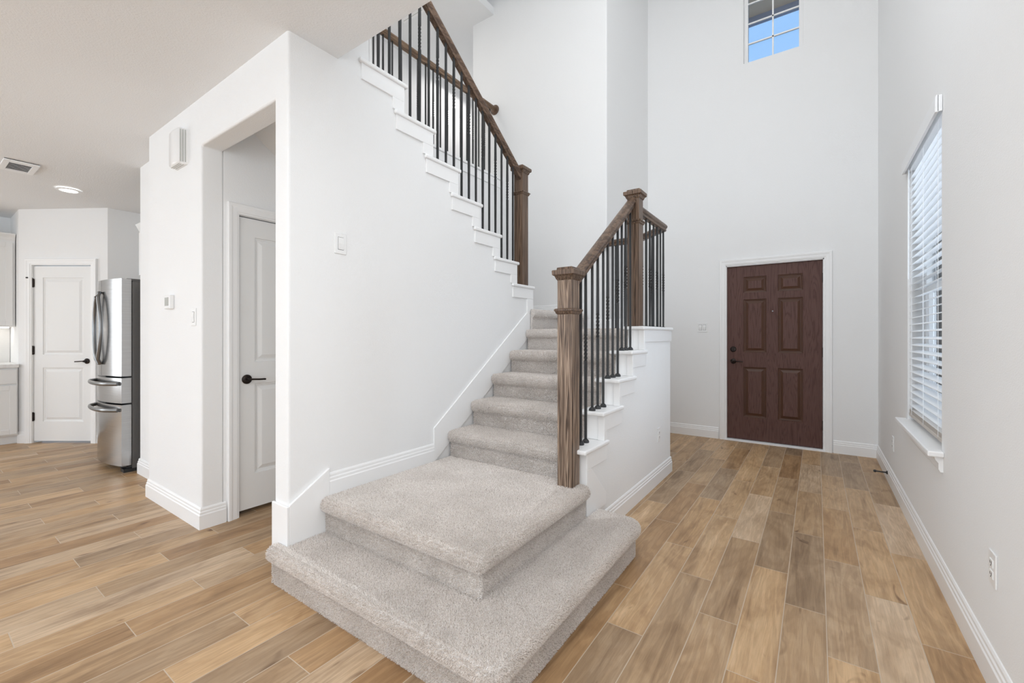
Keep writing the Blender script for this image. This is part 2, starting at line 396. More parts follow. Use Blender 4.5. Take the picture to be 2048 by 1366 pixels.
baseboard_path('baseboard_knee', [(XK, 2.44), (XK, 4.05), (-1.456, 4.421), (-1.85, 4.437)], 1)
baseboard_path('baseboard_hall', [(-4.17, 1.25), (-4.17, YP), (-3.19, YP), (-3.19, 1.262)], 1)
baseboard_path('baseboard_kitchen_nib', [(-4.94, 1.8), (-4.94, 1.27), (-4.187, 1.27)], 1)
baseboard('baseboard_pantry_left', *pant(-.165), *pant(-.075), math.sin(PA), -math.cos(PA))
baseboard('baseboard_pantry_right', *pant(PW+.075), *pant(PW+.19), math.sin(PA), -math.cos(PA))
baseboard('baseboard_pantry_side', c1[0], c1[1], c1[0], 2.1, 1, 0)

# ------------------------------------------------------------------ doors
def door_slab(name, m, W, Hh, panels, T, parent, stile_mat=None):
    """local: x 0..W, front toward -y at y=0, z 0..Hh"""
    b = MB(); xs = sorted({0, W} | {p[0] for p in panels} | {p[1] for p in panels})
    zs = sorted({0, Hh} | {p[2] for p in panels} | {p[3] for p in panels})
    def inp(x, z): return any(p[0] < x < p[1] and p[2] < z < p[3] for p in panels)
    bm = b.bm; vc = {}
    def V(x, y, z):
        key = (round(x, 5), round(y, 5), round(z, 5))
        if key not in vc: vc[key] = bm.verts.new(key)
        return vc[key]
    for i in range(len(xs)-1):
        for j in range(len(zs)-1):
            if not inp((xs[i]+xs[i+1])/2, (zs[j]+zs[j+1])/2):
                bm.faces.new([V(xs[i], 0, zs[j]), V(xs[i+1], 0, zs[j]), V(xs[i+1], 0, zs[j+1]), V(xs[i], 0, zs[j+1])])
    for (x0, x1, z0, z1) in panels:
        rings = [(0, 0), (.003, .007), (.013, .009), (.017, .0125), (.024, .0125), (.046, .003), (.049, .002)]
        prev = None
        for ins, dep in rings:
            r = [V(x0+ins, dep, z0+ins), V(x1-ins, dep, z0+ins), V(x1-ins, dep, z1-ins), V(x0+ins, dep, z1-ins)] if ins or 1 else None
            if prev:
                for q in range(4): bm.faces.new([prev[q], prev[(q+1) % 4], r[(q+1) % 4], r[q]]).material_index = 1 if stile_mat else 0
            prev = r
        bm.faces.new(prev)
    b.box(0, W, .013, T, 0, Hh)
    for x0, x1, z0, z1 in ((0, 0, 0, Hh), (W, W, 0, Hh)):
        bm.faces.new([bm.verts.new((x0, 0, 0)), bm.verts.new((x0,   .013, 0)), bm.verts.new((x0, .013, Hh)), bm.verts.new((x0, 0, Hh))])
    for z in (0, Hh):
        bm.faces.new([bm.verts.new((0, 0, z)), bm.verts.new((W, 0, z)), bm.verts.new((W, .013, z)), bm.verts.new((0, .013, z))])
    return b.build(name, [m, stile_mat] if stile_mat else m, parent)
CAS = [(0, 0), (0, -.011), (.012, -.013), (.014, -.017), (.040, -.019), (.050, -.023), (.066, -.024), (.070, -.018), (.070, 0)]   # (outward from opening, depth)
def casing(parent, W, Hh, wd=1.0):
    b = MB(); o = .006
    pr = [(u*wd, d) for u, d in CAS]
    path = [(-o, 0, (-1, 0)), (-o, Hh+o, (-1, 1)), (W+o, Hh+o, (1, 1)), (W+o, 0, (1, 0))]
    b.rings([[Vector((x + n[0]*u, d, z + n[1]*u)) for u, d in pr] for x, z, n in path])
    return b.build('casing', M_trim, parent)
def jamb(parent, W, Hh, depth, stop=.03):
    b = MB(); g = .004
    b.box(-.022, -g, -.001, depth, 0, Hh+g).box(W+g, W+.022, -.001, depth, 0, Hh+g).box(-.022, W+.022, -.001, depth, Hh+g, Hh+.022)
    return b.build('jamb', M_trim, parent)
def hinge(parent, x, z, m, y=-.006):
    b = MB(); b.lathe([(.0, -.052), (.007, -.05), (.007, .05), (.0, .052)], (x, y, z), 'z', 10).box(x-.003, x+.012, y, y+.006, z-.045, z+.045)
    return b.build('hinge', m, parent)
def lever(parent, x, z, m, d=1, L=.10, r=.031):
    b = MB(); b.lathe([(0, -.001), (r, -.001), (r, -.007), (r*.8, -.013), (.013, -.015), (.011, -.045), (0, -.048)], (x, 0, z), 'y', 22)
    b.tube([(x-d*.008, -.043, z), (x+d*.02, -.046, z+.001), (x+d*.06, -.045, z-.002), (x+d*L, -.042, z-.004)], .0085, 10, .75)
    return b.build('door_lever', m, parent, smooth=True)

# entry door (six panels)
E0 = -.868
ed = empty('door_1', (E0, YE+.028, 0), kind=ST)
dw = .92; pn = []
for (a, b_) in ((.172, .402), (.515, .747)):
    pn += [(a, b_, .262, .842), (a, b_, 1.012, 1.625), (a, b_, 1.702, 1.885)]
door_slab('door_panel', M_door, dw, 2.012, pn, .045, ed, M_door_bead).location.z = .022
cs = casing(ed, dw+.008, 2.042); cs.location.y = -.028
MB().box(-.025, .0, -.028, .12, 0, 2.06).box(dw+.004, dw+.03, -.028, .12, 0, 2.06).box(-.025, dw+.03, -.028, .12, 2.036, 2.06).box(-.0, .022, .047, .06, 0, 2.04).box(dw-.018, dw+.004, .047, .06, 0, 2.04).build('jamb', M_trim, ed)
MB().prism([(-.05, 0), (-.05, .008), (-.02, .016), (.1, .019), (.1, 0)], 'x', -.02, dw+.024).build('threshold', M_trim, ed)
for z in (1.842, 1.048, .269): hinge(ed, dw+.004, z, M_bronze, -.007)
lever(ed, .066, .928, M_bronze, 1, .105, .030)
b = MB(); b.lathe([(0, -.001), (.032, -.001), (.032, -.008), (.024, -.014), (.0, -.016)], (.066, 0, 1.068), 'y', 24).box(.061, .071, -.03, -.014, 1.046, 1.09).build('deadbolt', M_bronze, ed)
b = MB(); b.box(-.004, .0, -.004, .03, .90, .96).box(-.004, 0, -.004, .03, 1.04, 1.10).build('strike_plate', M_bronze, ed)
MB().lathe([(0, -.001), (.007, -.001), (.006, -.004), (.0, -.004)], (.464, 0, 1.503), 'y', 12).build('peephole', M_handle, ed)
MB().lathe([(0, 0), (.004, 0), (.004, -.002), (0, -.002)], (.066, 0, .707), 'y', 10).build('screw_hole', M_slot, ed)
# closet door, faces +x
cdr = empty('door_2', (-3.205, cy0+.012, 0), math.radians(90), kind=ST)
cw = .755
door_slab('door_panel', M_trim2, cw, 2.0, [(.105, cw-.105, .235, .86), (.105, cw-.105, 1.01, 1.875)], .035, cdr).location.z = .032
jamb(cdr, cw, 2.035, .1); cc = casing(cdr, cw, 2.035); cc.location.y = -.015
lever(cdr, .052, .925, M_bronze, 1, .105, .032)
MB().box(-.006, .001, -.003, .03, .90, .95).build('strike_plate', M_bronze, cdr)
# pantry door
pdr = empty('door_3', (P0.x, P0.y, 0), PA, kind=ST)
o = door_slab('door_panel', M_trim2, PW, 2.0, [(.10, PW-.10, .22, .84), (.10, PW-.10, .985, 1.87)], .035, pdr); o.location = (0, .012, .022)
jamb(pdr, PW, 2.028, .1); casing(pdr, PW, 2.028)
for z in (1.83, 1.06, .30): hinge(pdr, -.004, z, M_bronze, .004)
lv = lever(pdr, PW-.055, .935, M_bronze, -1, .10, .031); lv.location.y = .012
MB().tube([(-.004, .0, 1.885), (-.03, -.012, 1.887), (-.045, -.02, 1.887)], .004, 8).lathe([(0, -.008), (.008, -.008), (.008, .008), (0, .008)], (-.047, -.02, 1.887), 'x', 10).build('hinge_stop', M_bronze, pdr)

# ------------------------------------------------------------------ windows
# side window (right wall)
w1 = empty('window_1', (XR, (wy0+wy1)/2, wz0), kind=ST)
yc = (wy0+wy1)/2; hw = (wy1-wy0)/2; hh = wz1-wz0
b = MB(); F0, F1 = .085, .14
b.box(F0, F1, -hw, -hw+.045, 0, hh).box(F0, F1, hw-.045, hw, 0, hh).box(F0, F1, -hw+.045, hw-.045, 0, .05).box(F0, F1, -hw+.045, hw-.045, hh-.045, hh)
b.build('window_frame', M_trim, w1, bevel=.003)
MB().box(F0+.005, F1-.01, -hw+.045, hw-.045, hh*.5-.022, hh*.5+.022).box(F0+.008, F0+.03, -hw+.045, -hw+.075, .05, hh*.5).box(F0+.008, F0+.03, hw-.075, hw-.045, .05, hh*.5).build('sash', M_trim, w1, bevel=.002)
MB().box(F0+.028, F0+.032, -hw+.045, hw-.045, .05, hh-.045).build('pane', M_glass, w1)
b = MB(); b.prism([(-.060, -hw-.055), (-.060, hw+.055), (.0, hw+.055), (.0, hw), (F0, hw), (F0, -hw), (.0, -hw), (.0, -hw-.055)], 'z', -.022, .005)
b.build('window_sill', M_trim, w1, bevel=.006)
MB().prism([(-.0, -.026), (-.032, -.026), (-.028, -.04), (-.017, -.055), (-.017, -.085), (-.010, -.098), (0, -.098)], 'y', -hw-.03, hw+.03).build('apron', M_trim, w1)
# blind: top-level
bl = empty('window_blind', (XR+.032, yc, wz0+.05)); tag(bl, 'white horizontal slat blind with valance hanging in the window of the right wall', 'window blind')
bw = hw-.012
b = MB(); b.prism([(-.060, hh-.128), (-.060, hh-.052), (-.055, hh-.044), (-.048, hh-.044), (-.048, hh-.128)], 'y', -hw-.022, hw+.022)
for sg in (-1, 1): b.box(-.050, -.034, min(sg*(hw+.022), sg*(hw+.012)), max(sg*(hw+.022), sg*(hw+.012)), hh-.126, hh-.046)
b.build('valance', M_blind, bl)
MB().box(-.026, .026, -bw, bw, hh-.12, hh-.06).build('headrail', M_blind, bl)
zb = .062; n = 0
sl = MB(); tilt = math.radians(14)
prof = [(-.025, 0, -.0), (-.012, .0025, 0), (0, .0033, 0), (.012, .0025, 0), (.025, 0, 0)]
top = [(u*math.cos(tilt) - v*math.sin(tilt), u*math.sin(tilt) + v*math.cos(tilt)) for u, v, _ in prof]
bot = [(x, z-.0028) for x, z in top][::-1]
sl.rings([[Vector((x, yy, z)) for x, z in top+bot] for yy in (-bw, bw)])
s0 = sl.build('slat', M_blind, bl, smooth=False); s0.location.z = zb
z = zb+.0445
while z < hh-.135:
    s = s0.copy(); COL.objects.link(s); s.parent = bl; s.location.z = z; z += .0445
b = MB()
for i in range(6): b.box(-.024, .024, -bw, bw, .004+i*.0042, .0065+i*.0042)
b.build('stacked_slats', M_blindrail, bl)
MB().box(-.026, .026, -bw, bw, -.018, .003).build('bottom_rail', M_blindrail, bl, bevel=.003)
for yy in (-bw+.10, 0, bw-.10):
    MB().tube([(-.027, yy, 0), (-.027, yy, hh-.12)], .0011, 6).tube([(.027, yy, 0), (.027, yy, hh-.12)], .0011, 6).build('cord', M_blind, bl)
MB().tube([(-.034, bw-.035, hh-.12), (-.036, bw-.035, hh-.85)], .0042, 8).build('wand', M_blind, bl)
# high window over the entry door
w2 = empty('window_2', ((ux0+ux1)/2, YE, uz0), kind=ST)
uw = (ux1-ux0)/2; uh = uz1-uz0
b = MB(); y0, y1 = .045, .11
b.box(-uw, -uw+.042, y0, y1, 0, uh).box(uw-.042, uw, y0, y1, 0, uh).box(-uw+.042, uw-.042, y0, y1, 0, .012).box(-uw+.042, uw-.042, y0, y1, uh-.04, uh)
b.build('window_frame', M_trim, w2, bevel=.003)
b = MB(); b.box(-.0075, .0075, y0+.012, y0+.03, .012, uh-.04)
for q in (1, 2, 3): b.box(-uw+.042, uw-.042, y0+.012, y0+.03, .012+.232*q-.0075, .012+.232*q+.0075)
b.build('muntin', M_trim, w2)
MB().box(-uw+.042, uw-.042, y0+.033, y0+.037, .012, uh-.04).build('pane', M_glass, w2)
# eave outside above the porch
MB().box(-3.2, 1.6, 6.62, 6.68, 5.405, 5.53).build('trim_fascia', M_fascia, kind=ST)
MB().box(-3.2, 1.6, 5.82, 6.62, 5.50, 5.56).build('trim_soffit', M_soffit, kind=ST)
MB().box(-12, 14, 5.9, 20, -.3, -.2).box(.7, 14, -6, 5.9, -.3, -.2).build('ground_outside', M_ground, kind=ST)

# ------------------------------------------------------------------ staircase
stair = empty('staircase', (-1.66, 1.1, 0)); tag(stair, 'carpeted beige staircase with two wide bottom steps, white caps and skirting', 'staircase')
def sp(b, name, m, **kw):
    o = b.build(name, m, **kw); o.parent = stair; o.matrix_parent_inverse = Matrix.Translation((1.66, -1.1, 0)); return o
def pile(o, n, length=.0085, rad=1.0):
    o.data.materials.append(M_pile)
    md = o.modifiers.new('pile', 'PARTICLE_SYSTEM'); ps = o.particle_systems[-1]; s = ps.settings
    s.type = 'HAIR'; s.count = n; s.hair_length = length; s.hair_step = 3; s.render_step = 2; s.display_step = 2
    s.use_advanced_hair = False; s.emit_from = 'FACE'; s.distribution = 'RAND'; s.use_modifier_stack = False
    s.material = len(o.data.materials); s.root_radius = rad; s.tip_radius = rad*.55; s.radius_scale = .0021; s.shape = 0
    ps.seed = random.randint(1, 999)
def nose(z0, z1, back=.03):
    h = z1-z0
    return [(-back, z0), (-back, z1-.075), (-.016, z1-.066), (-.004, z1-.052), (0, z1-.035), (-.003, z1-.018), (-.012, z1-.006), (-.028, z1)]
def carpet_plan(name, outline, z0, z1, n, back=.03):
    b = MB(); b.rings([[Vector((x+nx*o_, y+ny*o_, z)) for x, y, nx, ny in outline] for o_, z in nose(z0, z1, back)])
    o = sp(b, name, M_carpet); pile(o, n); return o
def arc(cx_, cy_, r, a0, a1, k=7):
    return [(cx_+r*math.cos(a), cy_+r*math.sin(a), math.cos(a), math.sin(a)) for a in [math.radians(a0+(a1-a0)*i/(k-1)) for i in range(k)]]
T1, T2 = .186, .370
x1, y0, y1 = -.795, 1.052, 2.435
carpet_plan('carpeted_step', [(-2.205, 1.106, 0, 0), (-2.205, y0, 0, -1)] + arc(x1-.06, y0+.06, .06, -90, 0) + arc(x1-.09, y1-.09, .09, 0, 90) + [(-1.068, y1, 0, .5), (-1.068, 2.27, 0, 0), (-2.122, 2.27, 0, 0), (-2.122, 1.106, 0, 0)], 0.004, T1, 330000)
x1, y0 = -1.048, 1.288
carpet_plan('carpeted_step', [(-2.122, y0, 0, -1)] + arc(x1-.03, y0+.03, .03, -90, 0, 5) + [(x1, 2.262, 1, 0), (-1.2, 2.275, 0, 0), (-2.122, 2.275, 0, 0)], T1, T2, 200000)
for k_ in range(3, 7):
    yn = 2.245+.2505*(k_-3); z1 = lvl(k_)+.008; z0 = lvl(k_-1)
    carpet_plan('carpeted_step', [(-2.122, yn, 0, -1), (-1.21, yn, 0, -1), (-1.21, yn+.30, 0, 0), (-2.122, yn+.30, 0, 0)], z0, z1, 55000)
yn = 3.247
carpet_plan('landing_carpet', [(-2.122, yn, 0, -1), (-1.21, yn, 0, -1), (-1.21, 4.0, 0, 0), (-1.53, 4.32, 0, 0), (-1.53, 4.42, 0, 0), (-2.2, 4.42, 0, 0), (-2.2, 3.385, 0, 0), (-2.122, 3.385, 0, 0)], lvl(6), 1.277, 70000)
carpet_plan('carpeted_step', [(-2.075, 3.325, 1, 0), (-2.075, 4.42, 1, 0), (-3.29, 4.42, 0, 0), (-3.29, 3.39, 0, 0), (-2.121, 3.39, 0, 0), (-2.121, 3.325, 0, 0)], 1.27, 1.462, 40000)
for i, (yn, zc) in enumerate(UC):
    z1 = zc-.03
    b = MB(); b.rings([[Vector((x, yn+o_ if f else yn-.30, z)) for x, f in ((-3.29, 1), (-2.28, 1), (-2.28, 0), (-3.29, 0))] for o_, z in nose(z1-.19, z1)])
    sp(b, 'carpeted_step', M_carpet)
# caps on the knee wall and the tall wall
def capbox(x0, x1_, y0_, y1_, zt, name='cap_board'):
    b = MB(); b.box(x0, x1_, y0_, y1_, zt-CT, zt); return sp(b, name, M_trim, bevel=.009, seg=3)
for yn, zt in KC: 
    b = MB(); b.prism([(-1.235, yn), (-1.06, yn), (-1.06, yn+.353), (XK, yn+.353), (XK, yn+.305), (-1.235, yn+.305)], 'z', zt-CT, zt); sp(b, 'cap_board', M_trim, bevel=.009, seg=3)
zt = 1.297
b = MB(); b.prism([(-1.235, 3.241), (-1.06, 3.241), (-1.06, 4.06), (-1.445, 4.446), (-1.88, 4.46), (-1.88, 4.29), (-1.535, 4.28), (-1.235, 3.985)], 'z', zt-CT, zt); sp(b, 'cap_board', M_trim, bevel=.009, seg=3)
for yn, zt in UC[:7]:
    b = MB(); b.prism([(-2.295, yn), (-2.118, yn), (-2.118, yn-.353), (XT, yn-.353), (XT, yn-.29), (-2.295, yn-.29)], 'z', zt-CT, zt); sp(b, 'cap_board', M_trim, bevel=.008, seg=3)
# stepped fascia trim under the caps, knee side (on the face x = XK)
TH = .011
b = MB(); BH = .095
for i, (yn, zt) in enumerate(KC + [(3.241, 1.297)]):
    ya = yn+.055; yb = 4.05 if i == 4 else yn+RUN+.055+.035
    b.box(XK, XK+TH, ya, yb, zt-CT-BH, zt-CT)
    if i: b.box(XK, XK+TH, ya, ya+.034, KC[i-1][1], zt-CT-BH)
b.prism([(2.286, T1-.01), (2.556, T1-.01), (2.556, .25), (2.34, .452), (2.286, .452)], 'x', XK, XK+TH)
sp(b, 'skirt_board', M_trim, bevel=.002)
# riser facings of the knee wall
b = MB()
for i, (yn, zt) in enumerate(KC + [(3.241, 1.297)]):
    z0 = T2 - .18 if i == 0 else KC[i-1][1]
    b = MB().box(-1.205, XK+TH, yn+.047, yn+.056, z0, zt-CT)
    if i: b.box(-1.115, XK+TH+.003, yn+.037, yn+.0475, z0, zt-CT)
    sp(b, 'riser_board', M_trim, bevel=.003)
# tall wall fascia
b = MB()
for i, (yn, zt) in enumerate(UC[:7]):
    yb = yn-.028; ya = yn-.353+.016
    b.box(XT, XT+TH, ya, yb if i else 3.372, zt-CT-.092, zt-CT)
    zlow = UC[i-1][1] if i else 1.425
    b.box(XT, XT+TH, yb-.085, yb if i else 3.372, zlow, zt-CT-.092)
b.prism([(2.118, T2-.01), (2.118, .594), (3.27, 1.425), (3.372, 1.425), (3.372, 1.26)], 'x', XT, XT+TH)
sp(b, 'skirt_board', M_trim, bevel=.002)
b = MB()
for i, (yn, zt) in enumerate(UC[:8]):
    if i: sp(MB().box(-2.27, XT+TH, yn-.030, yn-.022, UC[i-1][1], zt-CT), 'riser_board', M_trim, bevel=.002)
sp(MB().box(-2.27, XT+TH, 3.3725, 3.380, 1.45, UC[0][1]-CT), 'riser_board', M_trim, bevel=.002)
# skirting at the foot: raked board, level base on the wide step, wall end wrap
b = MB(); b.prism([(1.125, T1-.02), (1.341, T1-.02), (1.341, .518), (1.125, .385)], 'x', XT, XT+.015)
b.box(-2.276, XT+.015, 1.112, 1.125, .0, .380)
sp(b, 'skirt_board', M_trim, bevel=.003)
bo = baseboard('base_moulding', XT, 1.341, XT, 2.118, 1, 0, .356, parent=stair); bo.matrix_parent_inverse = Matrix.Translation((1.66, -1.1, 0))
bo = baseboard('base_moulding', -2.09, 4.44, -1.53, 4.44, 0, -1, 1.272, parent=stair); bo.matrix_parent_inverse = Matrix.Translation((1.66, -1.1, 0))
bo = baseboard('base_moulding', -3.3, 4.44, -2.09, 4.44, 0, -1, 1.452, parent=stair); bo.matrix_parent_inverse = Matrix.Translation((1.66, -1.1, 0))
# gallery edge trim
MB().box(-3.45, -3.275, 1.4, 4.44, 3.20, 3.228).box(-3.30, -3.289, 1.4, 4.44, 3.10, 3.20).build('trim_gallery_edge', M_trim, bevel=.006, kind=ST)

# ------------------------------------------------------------------ railings
RAIL = [(-.020, 0), (.020, 0), (.024, .012), (.020, .020), (.031, .032), (.033, .046), (.026, .058), (.012, .065), (-.012, .065), (-.026, .058), (-.033, .046), (-.031, .032), (-.020, .020), (-.024, .012)]
def newel(parent, cx_, cy_, zb_, T, name='newel_post', body=M_oak):
    """square post with stepped cap and a collar band"""
    h = .0465
    nl = empty(name, (cx_, cy_, zb_)); nl.parent = parent
    L = T-zb_
    MB().box(-h, h, -h, h, 0, L-.05).build('post', body, nl, bevel=.002)
    def sq(r): return [(-r, -r), (r, -r), (r, r), (-r, r)]
    def stack(p, nm, mt):
        b = MB(); b.rings([[Vector((x, y, z)) for x, y in sq(r)] for r, z in p]); return b.build(nm, mt, nl)
    stack([(h, L-.075), (.052, L-.068), (.058, L-.052), (.061, L-.050), (.069, L-.044), (.070, L-.022), (.067, L-.018), (.050, L-.016), (.048, L-.003), (.040, L), (.001, L+.003)], 'post_cap', M_oak)
    stack([(h, L-.268), (.053, L-.262), (.056, L-.252), (.061, L-.248), (.061, L-.240), (.056, L-.236), (h, L-.234)], 'collar_band', M_oak)
    return nl
S = .0064
def bar_mesh(L, twist, z_tw):
    b = MB(); R = []
    def ring(z, a, r=S): return [Vector((r*1.414*math.cos(a+math.pi/4+q*math.pi/2), r*1.414*math.sin(a+math.pi/4+q*math.pi/2), z)) for q in range(4)]
    R.append(ring(0, 0))
    if twist:
        n = 36
        for i in range(n+1):
            R.append(ring(z_tw + .165*i/n, 2*math.pi*1.75*i/n, S*1.2))
    R.append(ring(L, 0)); b.rings(R); return b
def baluster(parent, x, y, z0, z1, twist, shoe=None, ztw=None):
    L = z1-z0
    o = bar_mesh(L, twist, (ztw - z0) if ztw else L*.5).build('baluster', M_black, parent); o.location = (x, y, z0)
    if shoe == 'round':
        s = MB().lathe([(.020, 0), (.021, .006), (.020, .013), (.013, .021), (.009, .024)], (0, 0, 0), 'z', 16).build('shoe', M_black, o, smooth=True)
    elif shoe == 'flat':
        s = MB().box(-.015, .015, -.015, .015, 0, .010).build('shoe', M_black, o, bevel=.003)
    return o
# lower railing
lr = empty('stair_railing', (0, 0, 0)); tag(lr, 'dark oak and black iron railing on the white knee wall beside the lower steps', 'railing', 'oak and iron stair railings')
newel(lr, -1.159, 2.216, T2-.005, 1.612, body=M_oak_light)
newel(lr, -1.1465, 3.2915, 1.297, 2.345)
zl = lambda y: 1.520 + .722*(y-2.30)            # rail underside
b = MB(); b.sweep([(u, v*1.22) for u, v in RAIL], [(-1.155, 2.26, zl(2.26)), (-1.155, 3.246, zl(3.246))]).build('handrail', M_oak_rail, lr, smooth=True)
lb = [(2.359, 0), (2.427, 0), (2.521, 1), (2.605, 1), (2.693, 1), (2.768, 2), (2.856, 2), (2.948, 2), (3.026, 3), (3.106, 3), (3.201, 3)]
for i, (y, c_) in enumerate(lb):
    tw = i % 2 == 1
    baluster(lr, -1.152, y, KC[c_][1]-.001, zl(y)+.008, tw, 'round', 1.065 + .52*.72*0 + (y-2.42)*.74 if tw else None)
b = MB(); b.sweep(RAIL, [(-1.145, 3.337, 2.178), (-1.145, 4.055, 2.178), (-1.50, 4.385, 2.178), (-1.885, 4.40, 2.178)]).build('handrail', M_oak_rail, lr, smooth=True)
gb = [(-1.145, y) for y in (3.45, 3.55, 3.65, 3.75, 3.85, 3.95, 4.04)] + [(-1.22, 4.125), (-1.295, 4.195), (-1.37, 4.265), (-1.445, 4.335)] + [(-1.54, 4.387), (-1.64, 4.392), (-1.74, 4.395)]
for i, (x, y) in enumerate(gb): baluster(lr, x, y, 1.296, 2.182, i % 2 == 0, 'flat', 1.62)
# upper railing
ur = empty('stair_railing', (0, 0, 0)); tag(ur, 'dark oak and black iron railing on the tall stair wall, climbing to upper left', 'railing', 'oak and iron stair railings')
newel(ur, -2.205, 3.292, UC[0][1], 2.765)
zu = lambda y: 2.628 + .735*(3.25-y)
b = MB(); b.sweep([(u, v*1.25) for u, v in RAIL], [(-2.195, 3.25, zu(3.25)), (-2.195, 1.42, zu(1.42))]).build('handrail', M_oak_rail, ur, smooth=True)
j = 0
for q in range(1, 7):
    base = 2.971 - .2535*(q-1)
    for d in (.168, .084, 0):
        y = base+d; j += 1
        if y < 1.45: continue
        tw = j % 2 == 0
        baluster(ur, -2.190, y, UC[q][1]-.001, zu(y)+.008, tw, None, (2.40 + (3.052-y)*.74) if tw else None)
# gallery railing
gr = empty('gallery_railing', (0, 0, 0)); tag(gr, 'brown oak and iron guard railing of the upstairs gallery, ending at a wall rosette', 'railing')
GX = -3.375
b = MB(); b.sweep(RAIL, [(GX, 1.5, 4.085), (GX, 4.415, 4.085)]).build('handrail', wood_mat('honey_oak_rail', (.12, .07, .04), (.20, .125, .075), (.27, .18, .115), 24, 'y'), gr, smooth=True)
MB().lathe([(0, 0), (.062, 0), (.062, -.012), (.045, -.022), (0, -.024)], (GX, 4.439, 4.118), 'y', 24).build('rosette', M_oak, gr, smooth=True)
for i in range(26):
    y = 4.33 - i*.11
    if y > 1.5: baluster(gr, GX, y, 3.227, 4.09, i % 2 == 1, None, 3.58)

# ------------------------------------------------------------------ wall fittings
def plate_thing(name, label, cat, loc, rz, w_, h_, kind_, group=None):
    t = empty(name, loc, rz); tag(t, label, cat, group)
    MB().box(-w_/2, w_/2, -.006, 0, -h_/2, h_/2).build('cover_plate', M_plastic, t, bevel=.003)
    if kind_ == 'rocker' or kind_ == 'rocker2':
        for dx in ((0,) if kind_ == 'rocker' else (-.023, .023)):
            MB().box(dx-.0175, dx+.0175, -.0062, -.004, -.035, .035).build('switch_surround', M_slot, t)
            MB().prism([(-.006, -.033), (-.0075, -.033), (-.0125, .0), (-.0085, .033), (-.006, .033)], 'x', dx-.016, dx+.016).build('switch_paddle', M_plastic, t)
    else:
        for dz_ in (-.0195, .0195):
            b = MB(); b.box(-.017, .017, -.0085, -.005, dz_-.014, dz_+.014); r = b.build('receptacle', M_plastic, t, bevel=.003)
            MB().box(-.008, -.0055, -.0092, -.006, dz_-.002, dz_+.007).box(.0055, .008, -.0092, -.006, dz_-.003, dz_+.007).lathe([(0, -.0092), (.0025, -.0092), (.0025, -.006), (0, -.006)], (0, 0, dz_-.008), 'y', 8).build('slot', M_slot, r)
    return t
R90 = math.radians(90)
plate_thing('light_switch', 'white single rocker switch high on the tall stair wall above the wide step', 'light switch', (XT, 1.412, 1.728), R90, .072, .114, 'rocker', 'white wall switches')
plate_thing('light_switch', 'white single rocker switch near the closet opening, below and right of the thermostat', 'light switch', (-3.302, YP, 1.345), 0, .072, .114, 'rocker', 'white wall switches')
plate_thing('light_switch', 'white double rocker switch on the entry wall left of the brown door', 'light switch', (-1.136, YE, 1.327), 0, .116, .114, 'rocker2', 'white wall switches')
plate_thing('power_outlet', 'white outlet low on the knee wall below the stair railing', 'outlet', (XK, 3.685, .395), R90, .074, .118, 'outlet', 'white wall outlets')
plate_thing('power_outlet', 'white outlet on the right wall nearest the camera, above the baseboard', 'outlet', (XR, 2.195, .413), -R90, .074, .118, 'outlet', 'white wall outlets')
plate_thing('power_outlet', 'white outlet on the right wall beyond the window sill toward the entry door', 'outlet', (XR, 4.60, .36), -R90, .074, .118, 'outlet', 'white wall outlets')
# thermostat
t = empty('thermostat', (-3.70, YP, 1.458)); tag(t, 'small white thermostat with grey screen on the pier wall beside the closet opening', 'thermostat')
MB().box(-.052, .052, -.028, 0, -.048, .048).build('housing', M_plastic, t, bevel=.006, seg=3)
k = NT('lcd_grey'); k.set((.42, .43, .40), .25); M_lcd = k.m
MB().box(-.036, .036, -.0295, -.027, -.026, .032).build('screen', M_lcd, t, bevel=.001)
MB().box(-.036, .036, -.030, -.027, -.042, -.034).build('button_row', M_plastic, t)
# door chime with concave fluted sides
t = empty('door_chime', (-3.50, YP, 2.475)); tag(t, 'white door chime box with fluted curved sides high on the pier wall', 'door chime')
cw_, chh = .098, .118
def chime_side(sgn):
    return [(sgn*u, d) for u, d in ((cw_, 0), (cw_-.004, -.010), (cw_-.014, -.022), (cw_-.016, -.032), (cw_-.012, -.044), (cw_-.020, -.052))]
prof_ = chime_side(-1) + [(0, -.058)] + chime_side(1)[::-1]
b = MB(); b.rings([[Vector((u*s_, d*s2, zz)) for u, d in prof_] for zz, s_, s2 in ((-chh, .93, .80), (-chh+.006, .97, .95), (-chh+.014, 1, 1), (chh-.014, 1, 1), (chh-.006, .97, .95), (chh, .93, .80))])
b.build('cover', M_plastic, t, smooth=True)
b = MB()
for sgn in (-1, 1):
    for q in range(3):
        u = sgn*(cw_-.006-.004*q); b.box(min(u, u+sgn*.003), max(u, u+sgn*.003), -.012-.013*q-.003, -.012-.013*q, -chh+.012, chh-.012)
for q in range(3): b.box(-.07, .07, -.018-.012*q, -.015-.012*q, -chh-.0015, -chh+.002)
b.build('sound_slots', M_slot if False else M_lcd, t)
# doorstop
t = empty('door_stop', (XR-.016, 4.80, .075)); tag(t, 'black rigid doorstop sticking out of the right baseboard near the entry', 'door stop')
MB().lathe([(0, 0), (.016, 0), (.014, -.006), (.006, -.012), (.0055, -.075), (0, -.075)], (0, 0, 0), 'x', 14).build('stem', M_black, t, smooth=True)
MB().lathe([(0, -.074), (.010, -.074), (.011, -.084), (.008, -.092), (0, -.093)], (0, 0, 0), 'x', 14).build('bumper', M_black, t, smooth=True)
